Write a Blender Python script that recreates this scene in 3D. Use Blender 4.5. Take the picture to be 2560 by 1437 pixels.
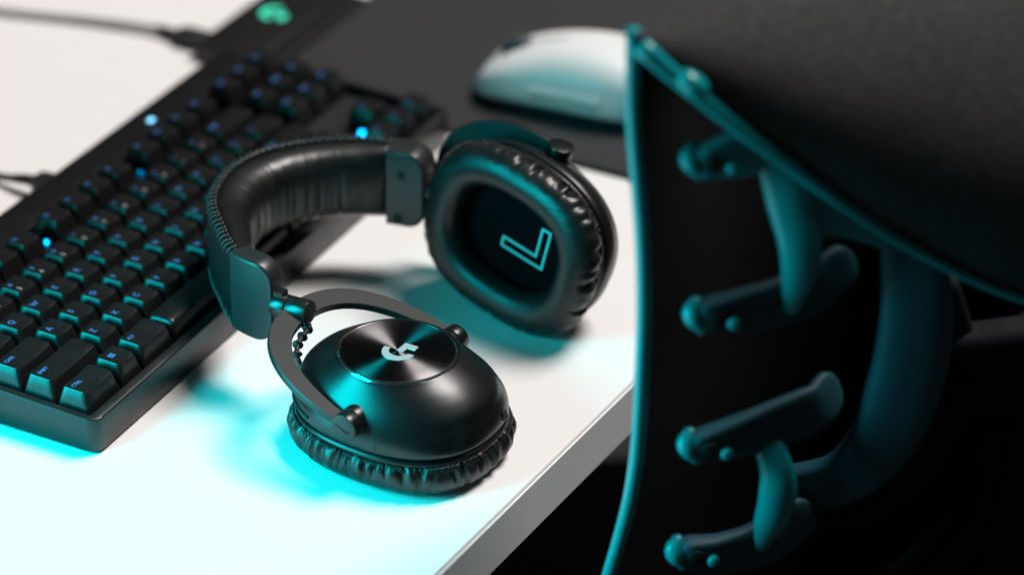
import bpy, bmesh, math, random
import numpy as np
from mathutils import Matrix, Vector, noise

for _o in list(bpy.data.objects):
    bpy.data.objects.remove(_o)
SC = bpy.context.scene
COL = SC.collection
random.seed(7)
S = 0.001                                   # everything below is written in millimetres


def V(*a):
    return np.array(a, float)


def unit(a):
    a = np.array(a, float)
    return a / np.linalg.norm(a)


# ------------------------------------------------------------------ camera
CAM_LOC = V(-913.126, -653.789, 763.346)
CAM_R = np.array([[0.44471005, -0.89543262, 0.02081813],
                  [-0.45325631, -0.24503196, -0.85704029],
                  [0.77252294, 0.37169848, -0.51482866]])
cam_d = bpy.data.cameras.new('camera')
cam = bpy.data.objects.new('camera', cam_d)
COL.objects.link(cam)
_m = Matrix.Identity(4)
for i in range(3):
    _m[i][0] = CAM_R[0][i]
    _m[i][1] = -CAM_R[1][i]
    _m[i][2] = -CAM_R[2][i]
    _m[i][3] = CAM_LOC[i] * S
cam.matrix_world = _m
cam_d.sensor_width = 36
cam_d.lens = 100
cam_d.clip_start = 0.05
cam_d.clip_end = 50
cam_d.dof.use_dof = True
cam_d.dof.focus_distance = 1.350
cam_d.dof.aperture_fstop = 3.3
SC.camera = cam

# ------------------------------------------------------------------ world, lamps, exposure
w = bpy.data.worlds.new('World')
SC.world = w
w.use_nodes = True
w.node_tree.nodes['Background'].inputs[0].default_value = (0.33, 0.33, 0.34, 1)
w.node_tree.nodes['Background'].inputs[1].default_value = 0.065
SC.view_settings.view_transform = 'Standard'
SC.view_settings.look = 'None'
SC.view_settings.exposure = 0.0
SC.view_settings.gamma = 1.0
SC.view_settings.use_curve_mapping = False


def area(name, loc, aim, size, power, color, size_y=None, spread=180):
    l = bpy.data.lights.new(name, 'AREA')
    l.energy = power
    l.color = color
    l.size = size * S
    if size_y:
        l.shape = 'RECTANGLE'
        l.size_y = size_y * S
    l.spread = math.radians(spread)
    o = bpy.data.objects.new(name, l)
    COL.objects.link(o)
    loc = V(*loc)
    o.location = loc * S
    d = Vector(V(*aim) - loc)
    o.rotation_euler = d.to_track_quat('-Z', 'Y').to_euler()
    return o


# warm softbox, high behind the headset and a little to its right
area('key_softbox', (3542, -2260, 7832), (110, -60, 0), 3100, 985.0, (1.0, 0.95, 0.925))
# large cyan softbox standing low at the left of the desk
area('cyan_softbox', (-215, 150, 172), (-25, -145, 0), 200, 1.65, (0.0, 0.92, 1.0), 335, spread=93)

# ------------------------------------------------------------------ mesh helpers
WORLD = {}


def link(o, parent=None, mat_world=None):
    COL.objects.link(o)
    mw = mat_world or Matrix.Identity(4)
    WORLD[o.name] = mw
    if parent is not None:
        o.parent = parent
        o.matrix_parent_inverse = Matrix.Identity(4)
        o.matrix_basis = WORLD[parent.name].inverted() @ mw
    else:
        o.matrix_basis = mw
    return o


def thing(name, loc, label, cat, group=None):
    o = bpy.data.objects.new(name, None)
    o.empty_display_size = 0.02
    link(o, None, Matrix.Translation(Vector(V(*loc) * S)))
    o['label'] = label
    o['category'] = cat
    if group:
        o['group'] = group
    return o


def tag(o, label=None, cat=None, kind=None, group=None):
    for k, v in (('label', label), ('category', cat), ('kind', kind), ('group', group)):
        if v:
            o[k] = v
    return o


def to_mesh(name, verts, faces, mat, smooth=True, sharp=None):
    me = bpy.data.meshes.new(name)
    me.from_pydata([tuple(np.asarray(v, float) * S) for v in verts], [], [tuple(int(i) for i in f) for f in faces])
    bm = bmesh.new()
    bm.from_mesh(me)
    bmesh.ops.remove_doubles(bm, verts=bm.verts, dist=1e-7)
    bmesh.ops.recalc_face_normals(bm, faces=bm.faces)
    bm.to_mesh(me)
    bm.free()
    if smooth:
        me.polygons.foreach_set('use_smooth', [True] * len(me.polygons))
        if sharp:
            me.set_sharp_from_angle(angle=math.radians(sharp))
    me.materials.append(mat)
    return me


def obj(name, verts, faces, mat, parent=None, mw=None, smooth=True, sharp=None):
    return link(bpy.data.objects.new(name, to_mesh(name, verts, faces, mat, smooth, sharp)), parent, mw)


def frame(o, x, y, z):
    """world matrix from an origin in mm and three axes"""
    m = Matrix.Identity(4)
    for i in range(3):
        m[i][0], m[i][1], m[i][2], m[i][3] = x[i], y[i], z[i], o[i] * S
    return m


def loft(rings, closed=True, cap0=False, cap1=False, cyc=False):
    n = len(rings[0])
    verts = [p for r in rings for p in r]
    faces = []
    K = len(rings)
    for k in range(K if cyc else K - 1):
        a, b = k * n, ((k + 1) % K) * n
        for i in range(n if closed else n - 1):
            j = (i + 1) % n
            faces.append((a + i, a + j, b + j, b + i))
    if cap0:
        faces.append(tuple(range(n)))
    if cap1:
        faces.append(tuple(range((K - 1) * n, K * n)))
    return verts, faces


def join(*parts):
    vs, fs = [], []
    for v, f in parts:
        b = len(vs)
        vs += list(v)
        fs += [tuple(i + b for i in q) for q in f]
    return vs, fs


def smooth_path(pts, n):
    """Catmull-Rom through the points, resampled evenly"""
    P = [np.array(p, float) for p in pts]
    P = [2 * P[0] - P[1]] + P + [2 * P[-1] - P[-2]]
    out = []
    for i in range(1, len(P) - 2):
        for t in np.linspace(0, 1, 24, endpoint=False):
            a, b, c, d = P[i - 1], P[i], P[i + 1], P[i + 2]
            out.append(0.5 * (2 * b + (c - a) * t + (2 * a - 5 * b + 4 * c - d) * t * t + (3 * b - a - 3 * c + d) * t ** 3))
    out.append(P[-2])
    out = np.array(out)
    L = np.concatenate([[0], np.cumsum(np.linalg.norm(np.diff(out, axis=0), axis=1))])
    s = np.linspace(0, L[-1], n)
    return np.stack([np.interp(s, L, out[:, k]) for k in range(out.shape[1])], 1)


def tube(path, rad, n=12, cap=True, flat=None, up=(0, 0, 1), roundends=False):
    """round (or elliptic: flat = (a, b)) tube along a path; rad may be a list"""
    P = np.array(path, float)
    K = len(P)
    rad = [rad] * K if np.isscalar(rad) else rad
    T = np.gradient(P, axis=0)
    T /= np.linalg.norm(T, axis=1)[:, None]
    u = np.array(up, float)
    u = u - T[0] * (u @ T[0])
    if np.linalg.norm(u) < 1e-6:
        u = np.cross(T[0], (1, 0.3, 0))
    u /= np.linalg.norm(u)
    rings = []
    fa, fb = flat or (1, 1)
    for k in range(K):
        u = u - T[k] * (u @ T[k])
        u /= np.linalg.norm(u)
        v = np.cross(T[k], u)
        rings.append([P[k] + rad[k] * (fa * math.cos(t) * u + fb * math.sin(t) * v) for t in np.linspace(0, 2 * math.pi, n, endpoint=False)])
    if roundends:
        def endrings(c, d, ring):
            return [[c + (q - c) * math.cos(a) + d * rad[0] * min(fa, fb) * math.sin(a) for q in ring] for a in (0.5, 1.0, 1.4)]
        rings = endrings(P[0], -T[0], rings[0])[::-1] + rings + endrings(P[-1], T[-1], rings[-1])
    return loft(rings, True, cap, cap)


def cyl(a, b, r, n=32, bev=0.6, r2=None):
    """cylinder between two points with bevelled ends"""
    a, b = np.array(a, float), np.array(b, float)
    t = unit(b - a)
    u = unit(np.cross(t, (0.31, 0.2, 0.93)))
    v = np.cross(t, u)
    L = np.linalg.norm(b - a)
    r2 = r if r2 is None else r2
    prof = [(0, r - bev), (bev * 0.3, r - bev * 0.3), (bev, r), (L - bev, r2), (L - bev * 0.3, r2 - bev * 0.3), (L, r2 - bev)]
    rings = [[a + t * s + q * (u * math.cos(h) + v * math.sin(h)) for h in np.linspace(0, 2 * math.pi, n, endpoint=False)] for s, q in prof]
    return loft(rings, True, True, True)


def rrect(w_, h_, r, n=5, side=1):
    """rounded rectangle outline, counter-clockwise, centred; side = subdivisions of straight sides"""
    pts = []
    for cx, cy, a0 in ((w_ / 2 - r, h_ / 2 - r, 0), (-w_ / 2 + r, h_ / 2 - r, 90), (-w_ / 2 + r, -h_ / 2 + r, 180), (w_ / 2 - r, -h_ / 2 + r, 270)):
        arc = [(cx + r * math.cos(math.radians(a0 + 90 * k / n)), cy + r * math.sin(math.radians(a0 + 90 * k / n))) for k in range(n + 1)]
        if pts and side > 1:
            p, q = pts[-1], arc[0]
            pts += [(p[0] + (q[0] - p[0]) * k / side, p[1] + (q[1] - p[1]) * k / side) for k in range(1, side)]
        pts += arc
    if side > 1:
        p, q = pts[-1], pts[0]
        pts += [(p[0] + (q[0] - p[0]) * k / side, p[1] + (q[1] - p[1]) * k / side) for k in range(1, side)]
    return pts


def slab(outline, z0, z1, bev=1.0, bottom_bev=0.3):
    """plate from a 2-D outline with a rounded top edge (outline shrinks towards its centroid along normals)"""
    P = np.array(outline, float)
    nx = np.roll(P, -1, 0) - np.roll(P, 1, 0)
    nrm = np.stack([nx[:, 1], -nx[:, 0]], 1)
    nrm /= np.maximum(np.linalg.norm(nrm, axis=1), 1e-9)[:, None]
    area2 = np.sum(P[:, 0] * np.roll(P[:, 1], -1) - np.roll(P[:, 0], -1) * P[:, 1])
    if area2 < 0:
        nrm = -nrm
    rings = []
    for ins, z in ((bottom_bev, z0), (0, z0 + bottom_bev), (0, z1 - bev), (bev * 0.13, z1 - bev * 0.5), (bev * 0.5, z1 - bev * 0.13), (bev, z1)):
        q = P - nrm * ins
        rings.append([V(a, b, z) for a, b in q])
    return loft(rings, True, True, True)


def superell(a, b, p, n):
    out = []
    for t in np.linspace(0, 2 * math.pi, n, endpoint=False):
        c, s = math.cos(t), math.sin(t)
        r = (abs(c / a) ** p + abs(s / b) ** p) ** (-1 / p)
        out.append((r * c, r * s))
    return np.array(out)


# ------------------------------------------------------------------ materials
def mat(name, base, rough=0.5, metal=0.0, bump=None, var=None, spec=0.5, ior=1.5, emis=None, coat=0.0, sheen=0.0, rvar=0.0):
    """procedural principled material. bump = (kind, scale per metre, strength, distance mm); var = (scale, amount)"""
    m = bpy.data.materials.new(name)
    m.use_nodes = True
    nt = m.node_tree
    b = nt.nodes['Principled BSDF']
    b.inputs['Base Color'].default_value = (*base, 1)
    b.inputs['Roughness'].default_value = rough
    b.inputs['Metallic'].default_value = metal
    b.inputs['Specular IOR Level'].default_value = spec
    b.inputs['Coat Weight'].default_value = coat
    b.inputs['IOR'].default_value = ior
    if sheen:
        b.inputs['Sheen Weight'].default_value = sheen
        b.inputs['Sheen Roughness'].default_value = 0.5
    if emis:
        b.inputs['Emission Color'].default_value = (*emis[0], 1)
        b.inputs['Emission Strength'].default_value = emis[1]
    tc = nt.nodes.new('ShaderNodeTexCoord')
    if var:
        n = nt.nodes.new('ShaderNodeTexNoise')
        n.inputs['Scale'].default_value = var[0]
        n.inputs['Detail'].default_value = 6
        nt.links.new(tc.outputs['Object'], n.inputs['Vector'])
        mx = nt.nodes.new('ShaderNodeMix')
        mx.data_type = 'RGBA'
        mx.inputs[6].default_value = (*[c * (1 - var[1]) for c in base], 1)
        mx.inputs[7].default_value = (*[min(1, c * (1 + var[1])) for c in base], 1)
        nt.links.new(n.outputs['Fac'], mx.inputs[0])
        nt.links.new(mx.outputs[2], b.inputs['Base Color'])
    if rvar:
        n2 = nt.nodes.new('ShaderNodeTexNoise')
        n2.inputs['Scale'].default_value = 60
        n2.inputs['Detail'].default_value = 5
        nt.links.new(tc.outputs['Object'], n2.inputs['Vector'])
        mr = nt.nodes.new('ShaderNodeMapRange')
        mr.inputs[1].default_value = 0.3
        mr.inputs[2].default_value = 0.7
        mr.inputs[3].default_value = rough - rvar
        mr.inputs[4].default_value = rough + rvar
        nt.links.new(n2.outputs['Fac'], mr.inputs[0])
        nt.links.new(mr.outputs[0], b.inputs['Roughness'])
    if bump:
        kind, sc, st, dist = bump
        if kind == 'voronoi':
            t = nt.nodes.new('ShaderNodeTexVoronoi')
            t.feature = 'SMOOTH_F1'
            out = t.outputs['Distance']
        elif kind == 'wave':
            t = nt.nodes.new('ShaderNodeTexWave')
            t.wave_type = 'RINGS'
            t.rings_direction = 'Z'
            out = t.outputs['Fac']
        else:
            t = nt.nodes.new('ShaderNodeTexNoise')
            t.inputs['Detail'].default_value = 4
            out = t.outputs['Fac']
        t.inputs['Scale'].default_value = sc
        nt.links.new(tc.outputs['Object'], t.inputs['Vector'])
        bp = nt.nodes.new('ShaderNodeBump')
        bp.inputs['Strength'].default_value = st
        bp.inputs['Distance'].default_value = dist * S
        nt.links.new(out, bp.inputs['Height'])
        nt.links.new(bp.outputs['Normal'], b.inputs['Normal'])
    return m


M_DESK = mat('white_laminate', (0.80, 0.795, 0.785), 0.55, spec=0.25, var=(9, 0.012), bump=('noise', 900, 0.08, 0.15), rvar=0.05)
M_EDGE = mat('pale_edge_band', (0.80, 0.81, 0.80), 0.5, var=(25, 0.04))
M_FLOOR = mat('black_floor', (0.006, 0.006, 0.007), 0.8, var=(4, 0.2))
M_CASE = mat('keyboard_case', (0.009, 0.009, 0.0095), 0.36, ior=1.48, bump=('noise', 2600, 0.25, 0.06), rvar=0.05)
M_PLATE = mat('keyboard_plate', (0.008, 0.008, 0.009), 0.5, bump=('noise', 2000, 0.2, 0.05))
M_KEY = mat('keycap_plastic', (0.009, 0.0088, 0.009), 0.31, bump=('noise', 3200, 0.3, 0.05), rvar=0.07)
M_LEG = mat('legend_backlit', (0.02, 0.10, 0.25), 0.5, emis=((0.05, 0.34, 0.85), 0.26))
M_LEG2 = mat('legend_print', (0.35, 0.35, 0.36), 0.5)
M_LED = mat('backlight_led', (0.0, 0.2, 0.6), 0.4, emis=((0.0, 0.42, 1.0), 6.0))
M_LED2 = mat('indicator_led', (0.2, 0.5, 0.7), 0.4, emis=((0.18, 0.62, 1.0), 2.4))
M_SWITCH = mat('switch_housing', (0.30, 0.31, 0.32), 0.3)
M_PLASTIC = mat('matte_black_shell', (0.006, 0.006, 0.0065), 0.31, bump=('noise', 3500, 0.22, 0.05), rvar=0.03)
M_YOKE = mat('yoke_aluminium', (0.021, 0.020, 0.020), 0.42, metal=0.3, bump=('noise', 4000, 0.25, 0.05))
M_HINGE = mat('hinge_metal', (0.06, 0.06, 0.06), 0.30, metal=0.85)
M_ENDCAP = mat('endcap_plastic', (0.021, 0.021, 0.0215), 0.36, bump=('noise', 3500, 0.2, 0.05))
M_LEATHER = mat('black_leatherette', (0.010, 0.010, 0.0105), 0.37, bump=('voronoi', 750, 0.35, 0.25), rvar=0.06)
M_PAD = mat('padding_leatherette', (0.007, 0.0068, 0.0068), 0.37, bump=('voronoi', 900, 0.25, 0.2), rvar=0.05)
M_STITCH = mat('stitch_thread', (0.05, 0.049, 0.048), 0.5)
M_DARK = mat('dark_hole', (0.002, 0.002, 0.002), 0.7)
M_MESH = mat('driver_fabric', (0.003, 0.003, 0.004), 0.9, spec=0.05, bump=('voronoi', 1500, 0.5, 0.2))
M_LETTER = mat('printed_letter', (0.10, 0.66, 0.70), 0.6)
M_CHROME = mat('polished_ring', (0.75, 0.75, 0.75), 0.16, metal=1.0)
M_LOGO = mat('silver_emblem', (0.60, 0.62, 0.61), 0.32, metal=0.45)
M_PADCLOTH = mat('mouse_mat_cloth', (0.013, 0.013, 0.0145), 0.8, bump=('noise', 2500, 0.4, 0.1), var=(300, 0.08), sheen=0.1)
M_MATEDGE = mat('mouse_mat_rubber', (0.010, 0.010, 0.011), 0.6)
M_MODULE = mat('charging_module', (0.012, 0.012, 0.012), 0.36)
M_GREEN = mat('green_emblem_light', (0.05, 0.5, 0.35), 0.4, emis=((0.03, 0.62, 0.36), 1.15))
M_WCABLE = mat('pale_grey_cable', (0.46, 0.46, 0.45), 0.5)
M_BCABLE = mat('black_cable', (0.010, 0.010, 0.011), 0.5)
M_MOUSE = mat('white_mouse_shell', (0.80, 0.80, 0.80), 0.36, bump=('noise', 3000, 0.1, 0.03))
M_WHEEL = mat('mouse_wheel_rubber', (0.06, 0.07, 0.08), 0.5)
M_CHFAB = mat('chair_fabric', (0.042, 0.041, 0.042), 0.85, bump=('noise', 700, 0.8, 0.8), var=(230, 0.6), spec=0.2)
M_CHMEM = mat('chair_membrane', (0.004, 0.004, 0.0045), 0.75)
M_CHTRIM_LIT = mat('chair_teal_trim_lit', (0.004, 0.27, 0.30), 0.24, var=(40, 0.08))  # accent teal; also puts light into the colour of top rib, links and knuckles
M_CHSHADED = mat('chair_teal_shaded', (0.005, 0.062, 0.085), 0.62, var=(40, 0.08), bump=('noise', 1500, 0.3, 0.1))  # darker copy of the rib teal, shade put into the colour
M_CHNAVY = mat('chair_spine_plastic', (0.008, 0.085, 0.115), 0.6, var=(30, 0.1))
M_CHBLK = mat('chair_black_plastic', (0.006, 0.010, 0.013), 0.7, spec=0.25)


def brushed_disc_mat():
    m = mat('spun_black_metal', (0.13, 0.127, 0.128), 0.37, metal=1.0)
    nt = m.node_tree
    b = nt.nodes['Principled BSDF']
    b.inputs['Anisotropic'].default_value = 1.0
    b.inputs['Anisotropic Rotation'].default_value = 0.25
    t = nt.nodes.new('ShaderNodeTangent')
    t.direction_type = 'RADIAL'
    t.axis = 'Z'
    nt.links.new(t.outputs['Tangent'], b.inputs['Tangent'])
    tc = nt.nodes.new('ShaderNodeTexCoord')
    wv = nt.nodes.new('ShaderNodeTexWave')
    wv.wave_type = 'RINGS'
    wv.rings_direction = 'Z'
    wv.inputs['Scale'].default_value = 900
    wv.inputs['Distortion'].default_value = 1.5
    nt.links.new(tc.outputs['Object'], wv.inputs['Vector'])
    mr = nt.nodes.new('ShaderNodeMapRange')
    mr.inputs[3].default_value = 0.33
    mr.inputs[4].default_value = 0.39
    nt.links.new(wv.outputs['Fac'], mr.inputs[0])
    nt.links.new(mr.outputs[0], b.inputs['Roughness'])
    return m


M_DISC = brushed_disc_mat()

# ------------------------------------------------------------------ the setting: desk and floor
dk = -0.0675                                    # the desk's front edge is not quite parallel to the keyboard


def desk_front(x):
    return -182.5 + dk * (x + 7.5)


outl = [(-700, desk_front(-700)), (900, desk_front(900)), (900 + 60, 560), (-700 + 60, 560 + 108)]
v, f = slab(outl, -30, 0, bev=1.2, bottom_bev=1.0)
desk = obj('desk_top', v, f, M_DESK, smooth=False)
tag(desk, 'plain white laminate desk top under the keyboard and headset', 'desk')
desk['kind'] = 'structure'
# edge band: a thin strip glued on the front edge
e = []
for x in (-700, 900):
    y = desk_front(x)
    e.append([V(x, y - 0.2, -29.2), V(x, y - 1.4, -29.2), V(x, y - 1.4, -1.6), V(x, y - 0.2, -1.6)])
v, f = loft(e, True, True, True)
obj('edge_band', v, f, M_EDGE, desk, smooth=False)
v, f = slab([(-3000, -3000), (3000, -3000), (3000, 3000), (-3000, 3000)], -745, -740, 1, 1)
fl = obj('floor', v, f, M_FLOOR, smooth=False)
tag(fl, 'black floor far below the desk', None, 'structure')


# ------------------------------------------------------------------ text helper
def text_mesh(name, body, size, mat_, thick=0.12, space=1.0):
    cu = bpy.data.curves.new(name, 'FONT')
    cu.body = body
    cu.size = size * S
    cu.space_character = space
    cu.extrude = thick * S * 0.5
    cu.offset = 0.02 * size * S * 1.2
    cu.resolution_u = 3
    cu.align_x = 'LEFT'
    cu.align_y = 'CENTER'
    o = bpy.data.objects.new(name, cu)
    COL.objects.link(o)
    dg = bpy.context.evaluated_depsgraph_get()
    me = bpy.data.meshes.new_from_object(o.evaluated_get(dg))
    bpy.data.objects.remove(o)
    bpy.data.curves.remove(cu)
    me.name = name
    me.materials.clear()
    me.materials.append(mat_)
    return me


# ------------------------------------------------------------------ keyboard
KB_W, KB_D, TILT = 361.0, 149.0, 0.030
MX, MY, U1 = 4.54, 6.77, 19.05
kb = thing('keyboard', (KB_W / 2, KB_D / 2, 0), 'black mechanical keyboard with blue backlit key legends', 'keyboard')


def kz(y, z):
    return z + TILT * y


# case: outer tub with rim and recessed plate
out0 = np.array(rrect(KB_W, KB_D, 6.0, 6)) + V(KB_W / 2, KB_D / 2)
inn0 = np.array(rrect(KB_W - 2 * 3.6, KB_D - 5.4 - 21.5, 2.0, 6)) + V(KB_W / 2, 5.4 + (KB_D - 26.9) / 2)


def kring(P, z, tilt=True):
    return [V(a, b, kz(b, z) if tilt else z) for a, b in P]


def shrink(P, d):
    c = np.array(P).mean(0)
    sg = np.sign(np.array(P) - c)
    return np.array(P) - sg * d


rings = [kring(shrink(out0, 1.5), 0.8, False), kring(shrink(out0, 0.4), 1.5, False), kring(out0, 2.4, False), kring(out0, 18.8),
         kring(shrink(out0, 0.25), 19.6), kring(shrink(out0, 0.9), 20.0), kring(shrink(inn0, -0.4), 20.0), kring(inn0, 19.6), kring(inn0, 13.5)]
v, f = loft(rings, True, True, False)
obj('case', v, f, M_CASE, kb, sharp=40)
v, f = loft([kring(shrink(inn0, -0.5), 12.0), kring(shrink(inn0, -0.5), 13.9)], True, True, True)
obj('plate', v, f, M_PLATE, kb, smooth=False)
for cx, cy in ((22, 14), (KB_W - 22, 14), (22, KB_D - 14), (KB_W - 22, KB_D - 14)):
    v, f = cyl((cx, cy, 0), (cx, cy, 1.2), 7, 20, 0.2)
    obj('rubber_foot', v, f, M_MATEDGE, kb, sharp=40)

KEYMESH = {}


def key_mesh(wu, hu=1.0):
    k = (wu, hu)
    if k in KEYMESH:
        return KEYMESH[k]
    W0, H0 = wu * U1 - 0.9, hu * U1 - 0.9
    W1, H1 = wu * U1 - 6.3, hu * U1 - 5.6
    yo = 0.7                                     # top face sits a little towards the back
    zt = 11.3
    sd = 5

    def dish(x):
        q = abs(x) / (W1 / 2)
        return 0.95 * (q * q - 1) if wu <= 3 else -0.75 * (q ** 2 - 1) * 0 - 0.0

    def ring(w_, h_, r, zf, oy):
        return [V(a, b + oy, zf(a)) for a, b in rrect(w_, h_, r, 3, sd)]
    big = wu > 3
    if big:                                      # space bar: convex, rolled front
        def zt0(off):
            return lambda a: zt - 2.2 + off
        rings = [ring(W0, H0, 1.2, lambda a: 0.0, 0), ring(W0 - 0.2, H0 - 0.2, 1.3, lambda a: 1.2, 0.0),
                 ring(W1 + 2.6, H1 + 1.8, 2.0, zt0(-1.2), yo), ring(W1 + 1.0, H1 + 0.4, 2.0, zt0(0.1), yo),
                 ring(W1 - 1.0, H1 - 3.5, 1.6, zt0(0.9), yo), ring(W1 - 4, H1 * 0.2, 0.8, zt0(1.3), yo)]
    else:
        rings = [ring(W0, H0, 1.2, lambda a: 0.0, 0), ring(W0 - 0.15, H0 - 0.15, 1.3, lambda a: 1.1, 0.0),
                 ring(W1 + 0.5, H1 + 0.45, 1.9, lambda a: zt + dish(a * W1 / (W1 + 0.5)) - 0.55, yo),
                 ring(W1 - 0.1, H1 - 0.1, 1.9, lambda a: zt + dish(a) - 0.1, yo),
                 ring(W1 - 0.9, H1 - 0.9, 1.6, lambda a: zt + dish(a) + 0.0, yo),
                 ring(W1 * 0.6, H1 * 0.55, 1.0, lambda a: zt + dish(a), yo), ring(W1 * 0.12, H1 * 0.1, 0.1, lambda a: zt + dish(a), yo)]
    v, f = loft(rings, True, False, True)
    KEYMESH[k] = (to_mesh('key', v, f, M_KEY, True, 38), -W1 / 2, -H1 / 2 + yo, zt)
    return KEYMESH[k]


LEGMESH = {}


def legend(body, size, m, x0, wtop):
    """text mesh draped on the dished key top; x0 = where it starts from the key's middle line"""
    k = (body, size, m.name, x0, wtop)
    if k not in LEGMESH:
        me = text_mesh('legend', body, size, m)
        for vv in me.vertices:
            q = min(1.0, abs(vv.co.x / S + x0) / (wtop / 2))
            vv.co.z += 0.95 * (q * q - 1) * S
        LEGMESH[k] = me
    return LEGMESH[k]


KROT = Matrix.Rotation(math.atan(TILT), 4, 'X')


def win_mesh():
    if 'win' not in LEGMESH:
        parts = []
        for a in (0, 1):
            for b in (0, 1):
                x0, y0 = a * 1.75, b * 1.75 - 1.7
                parts.append(([V(x0, y0, 0.06), V(x0 + 1.5, y0, 0.06), V(x0 + 1.5, y0 + 1.5, 0.06), V(x0, y0 + 1.5, 0.06)], [(0, 1, 2, 3)]))
        v, f = join(*parts)
        LEGMESH['win'] = to_mesh('legend', v, f, M_LEG, False)
    return LEGMESH['win']


def add_key(xu, yu, wu, body='', sub=''):
    me, lx, ly, zt = key_mesh(wu)
    cx, cy = MX + (xu + wu / 2) * U1, MY + (yu + 0.5) * U1
    z0 = kz(cy, 16.9 if yu == 0 else 17.6)
    mw = Matrix.Translation(Vector(V(cx, cy, z0) * S)) @ KROT
    k = link(bpy.data.objects.new('key', me), kb, mw)
    big = len(body) > 1

    def put(mesh, x, y, zz):
        link(bpy.data.objects.new('legend', mesh), k, mw @ Matrix.Translation(Vector(V(x, y, zz) * S)))
    zl = zt - 0.95 + 0.10
    if body == 'WIN':
        put(win_mesh(), lx + 4.2, ly + 8.5, zl)
    elif body:
        sz = 3.0 if big else 4.6
        xx = lx + (2.0 if big else 3.0)
        wt = wu * U1 - 6.3
        yy = ly + (9.6 if sub else (8.3 if not big else 9.0))
        put(legend(sub or body, sz if not sub else 3.6, M_LEG, round(xx, 2), wt), xx, yy, zt + 0.10)
        if sub:
            put(legend(body, 4.0, M_LEG2, round(xx, 2), wt), xx, yy - 6.0, zt + 0.10)
    return k


rows = [
    (4, 0, [('`', 1, '~')] + [(a, 1, b) for a, b in zip('1234567890-=', '!@#$%^&*()_+')] + [('BKSP', 2, '')]),
    (3, 0, [('TAB', 1.5, '')] + [(c, 1, '') for c in 'QWERTYUIOP[]'] + [('\\', 1.5, '')]),
    (2, 0, [('CAPS', 1.75, '')] + [(c, 1, '') for c in "ASDFGHJKL;'"] + [('ENTER', 2.25, '')]),
    (1, 0, [('SHIFT', 2.25, '')] + [(c, 1, '') for c in 'ZXCVBNM,./'] + [('SHIFT', 2.75, '')]),
    (0, 0, [('CTRL', 1.5, ''), ('WIN', 1, ''), ('ALT', 1.5, ''), ('', 6, ''), ('ALT', 1.5, ''), ('FN', 1, ''), ('=', 1, ''), ('CTRL', 1.5, '')]),
]
for yu, x0, ks in rows:
    x = x0
    for body, wu, sub in ks:
        add_key(x, yu, wu, body, sub)
        x += wu
FY = 5.25
add_key(0, FY, 1, 'ESC')
for k, x in enumerate([2, 3, 4, 5, 6.5, 7.5, 8.5, 9.5, 11, 12, 13, 14]):
    add_key(x, FY, 1, 'F%d' % (k + 1))
NX = (KB_W - MX - 3 * U1 - MX) / U1
for k, b in enumerate(('PRT', 'SCR', 'PSE')):
    add_key(NX + k, FY, 1, b)
for k, b in enumerate(('INS', 'HOM', 'PUP')):
    add_key(NX + k, 4, 1, b)
for k, b in enumerate(('DEL', 'END', 'PDN')):
    add_key(NX + k, 3, 1, b)
add_key(NX + 1, 1, 1, '^')
for k, b in enumerate('<v>'):
    add_key(NX + k, 0, 1, b)
# bare lights between keys where the backlight shows
for (x, y, z, r) in ((130.0, 116.5, 14.2, 0.95), (220.2, 116.5, 14.2, 1.5), (317.2, 33.5, 14.2, 1.7)):
    z = kz(y, z)
    v, f = cyl((x, y, z), (x, y, z + 2.6), r, 12, 0.5)
    obj('backlight', v, f, M_LED, kb)
y_ = KB_D - 12.0
v, f = slab(np.array(rrect(4.4, 3.0, 0.6, 3)) + V(262.0, y_), kz(y_, 19.9), kz(y_, 20.5), 0.2, 0.0)
obj('indicator_light', v, f, M_LED2, kb, sharp=40)
# switch housings that show through the gap along the front rim
for xu in (0.75, 2.0, 3.25, 7.0):
    cx, cy = MX + xu * U1, MY + 3.4
    v, f = slab(np.array(rrect(7.0, 3.6, 0.6, 2)) + V(cx, cy), kz(cy, 13.8), kz(cy, 17.0), 0.4, 0.0)
    obj('switch_housing', v, f, M_SWITCH, kb, sharp=40)

# keyboard cable with its plug
kc = thing('keyboard_cable', (195, 170, 0), 'black cable plugged into the back of the keyboard', 'cable')
v, f = slab([(190, 148.8), (203, 148.8), (203, 166), (201, 170), (192, 170), (190, 166)], 4, 13, 1.2, 1)
obj('plug', v, f, M_BCABLE, kc, sharp=40)
v, f = tube([(196.5, 169, 8.5), (196.5, 176, 8), (196.8, 184, 6.5)], [3.6, 3.0, 2.6], 12)
obj('strain_relief', v, f, M_BCABLE, kc)
p = smooth_path([(196.6, 180, 7), (197.5, 190, 5), (199, 205, 3), (202, 240, 2.2), (215, 300, 2.2), (250, 380, 2.2), (330, 470, 2.2)], 60)
v, f = tube(p, 2.1, 10)
obj('cord', v, f, M_BCABLE, kc)

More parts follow.
